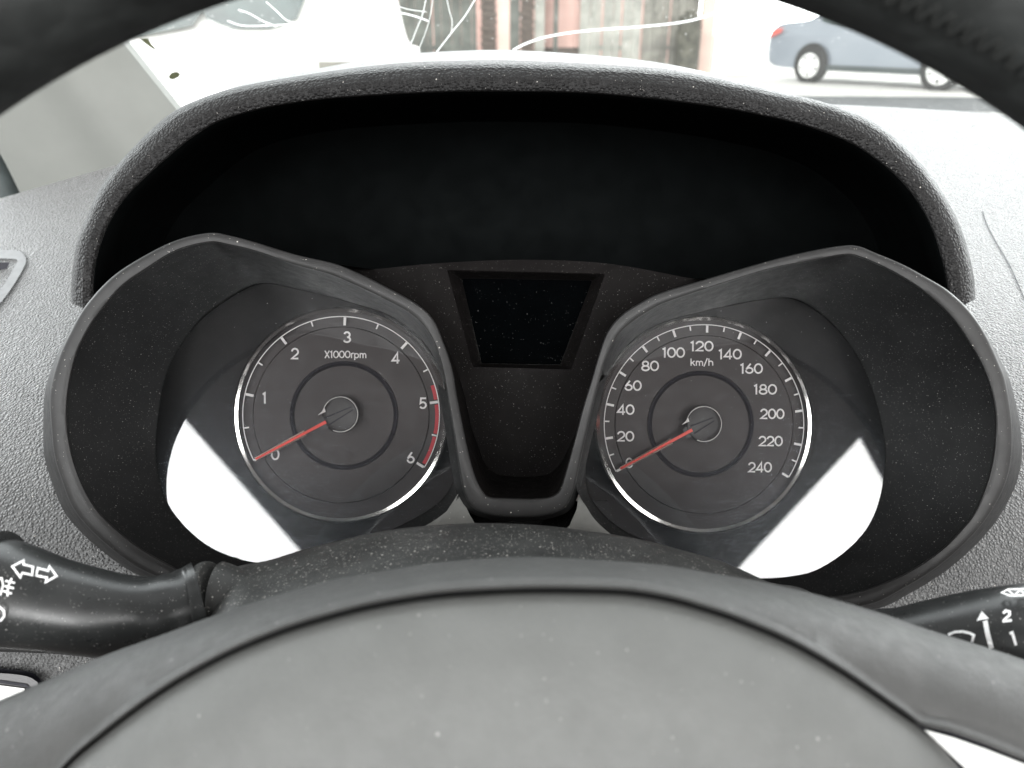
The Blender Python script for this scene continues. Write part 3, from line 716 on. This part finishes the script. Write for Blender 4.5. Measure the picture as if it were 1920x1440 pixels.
def text_mesh(txt, cap_px, width_px, px, py, d, mtl, parent, name='numeral', sw=.158):
    adv = sum(GLY[c][0] for c in txt); ks = cap_px; kx = ks
    if width_px: kx = width_px*.95/(adv-.10)
    x = px - (adv*kx)/2; mb = MB(); n = 0
    for ch in txt:
        w_, st_ = GLY[ch]
        for pts_, cl in st_:
            for q in stroke([(x+a*kx, py+ks*.5-b*ks) for a, b in pts_], sw*ks, cl):
                mb.poly([P(u, v, d-.00003*n) for u, v in q])
            n += 1
        x += w_*kx
    return mb.build(name, mtl, parent, smooth=False)
def disc_rows(c, prof, n=128):
    return [[P(c[0]+r*math.sin(2*math.pi*k/n), c[1]-r*math.cos(2*math.pi*k/n), dd) for k in range(n)] for r, dd in prof]
DF = .428
def pol(c, r, ang): a = math.radians(ang); return (c[0]+r*math.sin(a), c[1]-r*math.cos(a))
def gauge(name, c, R, gc, gr):
    prof = [(R-1, DF+.0008), (R-22, DF+.0015), (R-34, DF+.0013), (R-36, DF), (gr+4, DF)]
    mb = MB().grid(disc_rows(c, prof), True)
    mb.grid([disc_rows(c, [(gr+4, DF)])[0], disc_rows(gc, [(gr, DF)])[0]], True)
    r0 = gr-9
    mb.grid([disc_rows(gc, [(r0, DF+.0006)])[0], disc_rows(gc, [(6, DF+.0006)])[0]], True); mb.fan(disc_rows(gc, [(6, DF+.0006)])[0], P(gc[0], gc[1], DF+.0006))
    g = mb.build(name, M['dial'], ic)
    MB().grid(disc_rows(gc, [(gr, DF), (gr-1.5, DF-.0012), (gr-4, DF-.0015), (gr-7, DF-.0008), (r0, DF+.0006)]), True).build('dial_groove', M['dialring'], g)
    cxs = [(R-7, DF+.0012), (R-6.5, DF-.0035), (R-.5, DF-.0040), (R+2.8, DF-.0036), (R+3, DF+.001)]
    MB().grid(disc_rows(c, cxs, 160), True).build('chrome_ring', M['chrome'], g, sharp=15)
    return g
def arc_q(c, r0, r1, a0, a1, d, n=90):
    return [[P(*pol(c, r, a0+(a1-a0)*k/n), d) for k in range(n+1)] for r in (r0, r1)]
tach = gauge('tachometer', (639.5, 778), 200, (645, 779), 102)
tc_ = (639.5, 778); DZ = DF+.0013-.0022
mb = MB(); mb.grid(arc_q(tc_, 183.6, 185.4, 2.3-120, 2.3+120, DZ))
for k in range(13):
    a = 2.3-120+20*k; major = k % 2 == 0; l = 16 if major else 10; hw = .0
    w_ = 2.4 if major else 1.4; t = Vector(pol((0, 0), 1, a)); n = Vector((-t.y, t.x))
    p0 = Vector(tc_)+t*183.2; p1 = Vector(tc_)+t*(184-l)
    mb.poly([P(*(p0+n*w_), DZ-.00015), P(*(p1+n*w_), DZ-.00015), P(*(p1-n*w_), DZ-.00015), P(*(p0-n*w_), DZ-.00015)])
mb.build('scale', M['paint'], tach, smooth=False)
mb = MB()
for a0, a1 in ((72, 80.8), (83.8, 101.2), (103.2, 120.4)): mb.grid(arc_q(tc_, 176.5, 183.2, a0, a1, DZ-.0001, 30))
mb.build('red_zone', M['redprint'], tach, smooth=False)
for t, x, y in (('0', 516, 852), ('1', 496, 746), ('2', 553, 663), ('3', 651, 632), ('4', 742, 671), ('5', 793, 756), ('6', 770, 858)):
    text_mesh(t, 21.5, None, x, y, DF-.0004, M['paint'], tach)
text_mesh('X1000rpm', 14, 82, 648, 664.5, DF-.0004, M['paint'], tach, 'lettering')
spd = gauge('speedometer', (1320, 796), 202, (1313.5, 795), 100)
sc_ = (1320, 796); S0 = 1.9
mb = MB(); mb.grid(arc_q(sc_, 186.3, 188, S0-120, S0+120, DZ))
for k in range(25):
    a = S0-120+10*k; major = k % 2 == 0; l = 14.5 if major else 9.5
    w_ = 2.2 if major else 1.3; t = Vector(pol((0, 0), 1, a)); n = Vector((-t.y, t.x))
    p0 = Vector(sc_)+t*185.9; p1 = Vector(sc_)+t*(187-l)
    mb.poly([P(*(p0+n*w_), DZ-.00015), P(*(p1+n*w_), DZ-.00015), P(*(p1-n*w_), DZ-.00015), P(*(p0-n*w_), DZ-.00015)])
mb.build('scale', M['paint'], spd, smooth=False)
for t, x, y, w_ in (('0', 1180, 868, 0), ('20', 1173, 818, 32), ('40', 1173, 768, 33), ('60', 1187, 723, 32), ('80', 1219, 686, 33), ('100', 1263, 661, 43), ('120', 1316, 649, 44), ('140', 1369, 664, 44), ('160', 1409, 691, 43), ('180', 1435, 730, 44), ('200', 1448, 776, 46), ('220', 1445, 827, 46), ('240', 1425, 876, 45)):
    text_mesh(t, 19.5, w_ or None, x, y, DF-.0004, M['paint'], spd)
text_mesh('km/h', 13.5, 45, 1316, 679, DF-.0004, M['paint'], spd, 'lettering')
def needle(par, hubc, root, tip, hr, nw):
    d0, d1 = .4205, .4235
    u = (Vector(tip)-Vector(root)); L_ = u.length; u /= L_; n = Vector((-u.y, u.x))
    # hub cap: disc with an arm reaching toward the pointer
    prof = [(hr+2, DF-.0005), (hr+1, d0-.0005), (hr-2, d0-.0018), (hr-9, d0-.0022), (3, d0-.0022)]
    mb = MB().grid(disc_rows(hubc, prof, 64), True); mb.fan(disc_rows(hubc, [(3, d0-.0022)], 64)[0], P(*hubc, d0-.0022))
    a = Vector(root)+u*16; b = Vector(hubc)
    q = [b+n*17, a+n*9, a-n*9, b-n*17]
    top = [P(*p, d0-.0012) for p in q]; mb.poly(top); mb.grid([top, [P(*p, d0+.001) for p in q]], True)
    mb.build('needle_cap', M['cap'], par)
    # thin bright ring round the cap, open where the pointer leaves it
    a0 = math.degrees(math.atan2(u.x, -u.y))
    MB().grid(arc_q(hubc, hr-.9, hr+.4, a0+38, a0+322, d0-.0026, 60)).build('cap_ring', M['capring'], par, smooth=False)
    op = Vector(hubc)-(Vector(root)-Vector(hubc))*.82
    for sg in (1, -1):
        MB().poly([P(*(r_+n*sg*o_), d0-.0027) for r_, o_ in ((Vector(root), 6.5), (Vector(root), 9), (op, 4), (op, 2.2))]).build('cap_slot', M['groove'], par, smooth=False)
    v_ = Vector(pol((0, 0), hr, a0+38)); e_ = Vector(hubc)+v_; tn = Vector(hubc)+Vector(pol((0, 0), hr-.5, a0+52))
    MB().poly([P(*(e_+u*12-n*2), d0-.0024), P(*(e_-Vector(v_).normalized()*5), d0-.0026), P(*tn, d0-.0026), P(*(e_+Vector(v_).normalized()*1.5), d0-.0025)]).build('ring_tip', M['capring'], par, smooth=False)  # flared ring tip, its glint put into the pale colour
    # pointer: red blade with pale bevels
    r0 = Vector(root); t0 = Vector(tip); k0, k1 = nw, nw*.62
    bl = [[P(*(r0+n*k0*.52), d0-.0025), P(*(t0+n*k1*.52), d1-.0012)], [P(*(r0-n*k0*.52), d0-.0025), P(*(t0-n*k1*.52), d1-.0012)]]
    nd = MB().grid(bl).build('pointer', M['needle'], par, smooth=False)
    mb = MB()
    for s in (1, -1):
        mb.grid([[P(*(r0+u*44+n*s*k0*.52), d0-.0022), P(*(t0+n*s*k1*.52), d1-.00121)], [P(*(r0+u*44+n*s*k0), d0-.0004), P(*(t0+n*s*k1), d1)]])
    mb.grid([[P(*(r0+n*s*k0*.63), d0-.0024) for s in (1, -1)], [P(*(r0+n*s*k0*.9), d0+.001) for s in (1, -1)]])
    mb.build('pointer_bevel', M['needleedge'], par, smooth=False)
    return nd
needle(tach, (638, 777), (611, 791), (479, 861), 33, 5.6)
needle(spd, (1320, 795), (1298, 806), (1163, 879), 33, 5.6)

# ------------------------------------------------------------------ steering column, stalks
colm = thing('column_shroud', 'dusty dark plastic steering column shroud below the gauges', 'column shroud', P(960, 1100, .29))
TOP = smoothtab([(380, 1130), (405, 1095), (430, 1068), (455, 1058), (500, 1052), (569, 1030), (667, 1006), (740, 992), (854, 982), (937, 981), (1029, 986), (1098, 995), (1167, 1005), (1235, 1019), (1280, 1032), (1347, 1050), (1423, 1083), (1440, 1093), (1500, 1100), (1530, 1116), (1570, 1150), (1600, 1190)], 5)
rows = []
for off, dd in ((70, .40), (14, .365), (2, .345), (0, .335), (5, .322), (30, .305), (70, .285), (130, .268), (260, .26), (420, .258)):
    rows.append([P(x, y+off, dd) for x, y in TOP])
mb = MB().grid(rows); mb.build('upper_shell', M['column'], colm)
def stalk(name, label, path, group=None):
    """path: (x, centre y, radius px, d)"""
    root = thing(name, label, 'stalk', P(path[0][0], path[0][1], path[0][3]))
    pp = cr(path, 8)
    mb = MB().tube([P(x, y, d) for x, y, r, d in pp], [r/F*d for x, y, r, d in pp], 40)
    return root, mb, pp
LST = [(-120, 1112, 104, .290), (-60, 1110, 102, .290), (0, 1112, 99, .290), (100, 1133, 84, .292), (200, 1152, 77, .296), (270, 1156, 73, .30), (320, 1152, 76, .303), (346, 1147, 80, .306), (362, 1143, 82, .3075), (378, 1138, 85, .309)]
tls, mb, lpp = stalk('turn_signal_stalk', 'black indicator stalk with turn arrows at the left of the wheel', LST)
mb.build('stalk_body', M['stalk'], tls)
# collars where the stalk enters the column
def collar(par, a, b, ra, rb, d, m, nm):
    pa, pb = P(*a, d), P(*b, d); k = 8; path = [pa.lerp(pb, i/k) for i in range(k+1)]
    rad = [(lerp(ra, rb, i/k) - 3*abs(2*i/k-1)**4)/F*d for i in range(k+1)]
    return MB().tube(path, rad, 40).build(nm, m, par)
collar(tls, (378, 1139), (400, 1131), 74, 72, .312, M['groove'], 'collar')
collar(tls, (396, 1134), (412, 1128), 82, 80, .311, M['column'], 'sleeve')
collar(tls, (414, 1131), (495, 1128), 79, 40, .3125, M['column'], 'sleeve')
mb = MB(); mb.tube([P(-70, 1108, .288), P(-8, 1110, .288)], [116/F*.288, 113/F*.288], 40); mb.build('switch_ring', M['stalk'], tls)
def tube_d(pp, px, py):
    i = min(range(len(pp)), key=lambda k: abs(pp[k][0]-px)); x, y, r, d = pp[i]
    o_ = max(-.96, min(.96, (py-y)/r)); return d - r/F*d*math.sqrt(1-o_*o_)
def icon(par, pp, strokes, nm, w=4.5, lift=.0007):
    mb = MB()
    for k, (pts, cl) in enumerate(strokes):
        dn = []
        m_ = len(pts)
        for i in range(m_ if cl else m_-1):
            a, b = pts[i], pts[(i+1) % m_]; n = max(1, int(math.hypot(b[0]-a[0], b[1]-a[1])/5))
            dn += [(lerp(a[0], b[0], j/n), lerp(a[1], b[1], j/n)) for j in range(n)]
        if not cl: dn.append(pts[-1])
        for q in stroke(dn, w, cl): mb.poly([P(x, y, tube_d(pp, x, y)-lift-.00008*k) for x, y in q])
    return mb.build(nm, M['white'], par, smooth=False)
icon(tls, lpp, [([(23, 1062), (44, 1051), (44, 1058), (62, 1063), (60, 1078), (42, 1074), (38, 1082)], True)], 'arrow_marking', 4)
icon(tls, lpp, [([(71, 1065), (90, 1070), (93, 1062), (106, 1080), (86, 1091), (88, 1083), (68, 1079)], True)], 'arrow_marking', 4)
icon(tls, lpp, [([(-14, 1104), (-6, 1086), (3, 1084), (6, 1098), (0, 1116)], False), ([(10, 1089), (28, 1093)], False), ([(9, 1099), (26, 1103)], False), ([(6, 1108), (22, 1113)], False), ([(22, 1084), (15, 1100), (14, 1118)], False)], 'fog_lamp_marking', 3.6)
icon(tls, lpp, [([(-14, 1140), (-2, 1137), (7, 1145), (8, 1155), (2, 1163), (-14, 1166)], False)], 'lamp_marking', 4)
RST = [(1560, 1235, 60, .31), (1640, 1228, 80, .305), (1700, 1226, 84, .30), (1763, 1218, 90, .297), (1847, 1205, 95, .293), (1920, 1196, 97, .290), (2000, 1188, 98, .290), (2060, 1182, 98, .290)]
wst, mb, rpp = stalk('wiper_stalk', 'black wiper stalk with white arrow and numbers at the right of the wheel', RST)
mb.build('stalk_body', M['stalk'], wst)
collar(wst, (1540, 1200), (1566, 1204), 70, 84, .312, M['stalk'], 'collar')
icon(wst, rpp, [([(1859, 1216), (1852, 1190), (1847, 1164)], False)], 'arrow_marking', 9)
mb = MB(); mb.poly([P(x, y, tube_d(rpp, x, y)-.0012) for x, y in ((1831, 1164), (1841, 1146), (1854, 1160), (1843, 1161))]); mb.build('arrow_head_marking', M['white'], wst, smooth=False)
icon(wst, rpp, [([(1778, 1190), (1790, 1185), (1805, 1184), (1818, 1187), (1826, 1191), (1822, 1204)], False)], 'wipe_arc_marking', 5)
icon(wst, rpp, [([(1881, 1150), (1886, 1145), (1893, 1147), (1893, 1153), (1882, 1163), (1882, 1165), (1897, 1163)], False)], 'numeral_marking', 4.5)
icon(wst, rpp, [([(1893, 1188), (1898, 1186), (1905, 1210)], False)], 'numeral_marking', 5)
icon(wst, rpp, [([(1878, 1111), (1890, 1105), (1930, 1104), (1938, 1110), (1925, 1116), (1895, 1117)], True), ([(1890, 1106), (1902, 1117), (1912, 1106), (1924, 1115)], False)], 'washer_marking', 3.2, .001)

# ------------------------------------------------------------------ steering wheel
whl = thing('steering_wheel', 'black stitched leather steering wheel with a grey domed hub pad', 'steering wheel', P(945, 1655, .17))
SIL = smoothtab([(-260, 1420), (0, 1313), (100, 1270), (200, 1227), (310, 1188), (390, 1158), (500, 1122), (615, 1089), (704, 1073), (800, 1057), (900, 1048), (995, 1044), (1098, 1049), (1240, 1059), (1340, 1076), (1423, 1090), (1513, 1110), (1590, 1131), (1663, 1153), (1730, 1177), (1847, 1213), (1920, 1237), (2180, 1330)], 5)
SEAM = smoothtab([(-260, 1900), (0, 1590), (120, 1440), (173, 1393), (250, 1333), (333, 1277), (433, 1223), (533, 1182), (633, 1152), (708, 1134), (812, 1117), (900, 1110), (1006, 1106), (1144, 1108), (1200, 1113), (1260, 1124), (1320, 1141), (1380, 1161), (1480, 1203), (1580, 1260), (1663, 1317), (1727, 1363), (1790, 1428), (1900, 1560), (2180, 1900)], 5)
xs = [-260+2440*i/240 for i in range(241)]
def row(f, d): return [P(x, f(x), d(x) if callable(d) else d) for x in xs]
sil = lambda x: interp(SIL, x); sem = lambda x: interp(SEAM, x)
UPB = smoothtab([(-260, 1900), (0, 1590), (1690, 1337), (1727, 1361), (1780, 1371), (1847, 1396), (1920, 1426), (2180, 1520)], 2)
def lowe(x):                                      # lower border of the hub shroud: the seam, then the spoke insert at the right
    return sem(x) if x < 1727 else interp([(1727, 1363), (1780, 1373), (1847, 1397), (1920, 1427), (2180, 1530)], x)
rows = [row(lambda x: sil(x)+40, .275), row(lambda x: sil(x)+6, .250), row(sil, .240)]
for t, d in ((.04, .2335), (.12, .2275), (.3, .219), (.55, .212), (.8, .2085)):
    rows.append(row(lambda x, t=t: lerp(sil(x), lowe(x), t), d))
rows += [row(lambda x: lowe(x)-24, .2082), row(lambda x: lowe(x)-14, .2060), row(lambda x: lowe(x)-9, .2054), row(lambda x: lowe(x)-5, .2066), row(lambda x: lowe(x)-1, .214)]
MB().grid(rows).build('hub_shroud', M['shroud'], whl, sharp=60)
rows = [row(lambda x: sem(x)+1, .214), row(lambda x: sem(x)+6, .2085), row(lambda x: sem(x)+12, .2062), row(lambda x: sem(x)+30, .2040), row(lambda x: sem(x)+60, .2008), row(lambda x: sem(x)+110, .1968), row(lambda x: sem(x)+170, .1935), row(lambda x: sem(x)+250, .1908), row(lambda x: sem(x)+340, .1894), row(lambda x: sem(x)+460, .1886)]
MB().grid(rows).build('horn_pad', M['hub'], whl, sharp=60)
rows = [row(lambda x: lowe(x)-12, .2155), row(lambda x: sem(x)+12, .2155)]
MB().grid(rows).build('seam_gap', M['groove'], whl)
tri = [(1733, 1368), (1790, 1384), (1850, 1405), (1930, 1436), (2050, 1480), (2050, 1560), (1880, 1520), (1815, 1446), (1770, 1404)]
MB().fan([P(x, y, .2125) for x, y in tri], P(1860, 1440, .2105)).build('spoke_insert', M['silver'], whl)
# rim: torus traced by its inner edge
RC = (941, 1629); RIN = 1729; DR = .158; TR = .0165
rows = []; nn = 160
rx = RIN/F*DR + TR; cen = P(RC[0], RC[1], DR)
arc = []
for i in range(nn+1):
    a = math.radians(-100 + 200*i/nn); arc.append((a, cen + R_*(rx*math.sin(a)) + U_*(rx*math.cos(a))))
for a, p in arc:
    u = R_*math.sin(a)+U_*math.cos(a)
    rows.append([p + u*(TR*math.cos(2*math.pi*k/40)) + W_*(TR*1.05*math.sin(2*math.pi*k/40)) for k in range(40)])
MB().grid(rows, False).build('rim', M['rim'], whl)
mb = MB()
# cross stitching along the inside of the rim at the right
for i in range(13, 46):
    a = math.radians(i*1.02); u = R_*math.sin(a)+U_*math.cos(a); t = R_*math.cos(a)-U_*math.sin(a); p = cen+u*rx
    pts = []
    for k in range(9):
        s = -1+2*k/8; ph = math.radians(205+ 26*s*s)
        th = math.radians(207) + .24*(abs(s)-.5)
        pts.append(p + u*((TR+.0006)*math.cos(th)) - W_*((TR*1.05+.0006)*abs(math.sin(th))) + t*(.0017*s))
    mb.tube(pts, .00055, 8)
mb.build('stitching', M['thread'], whl)
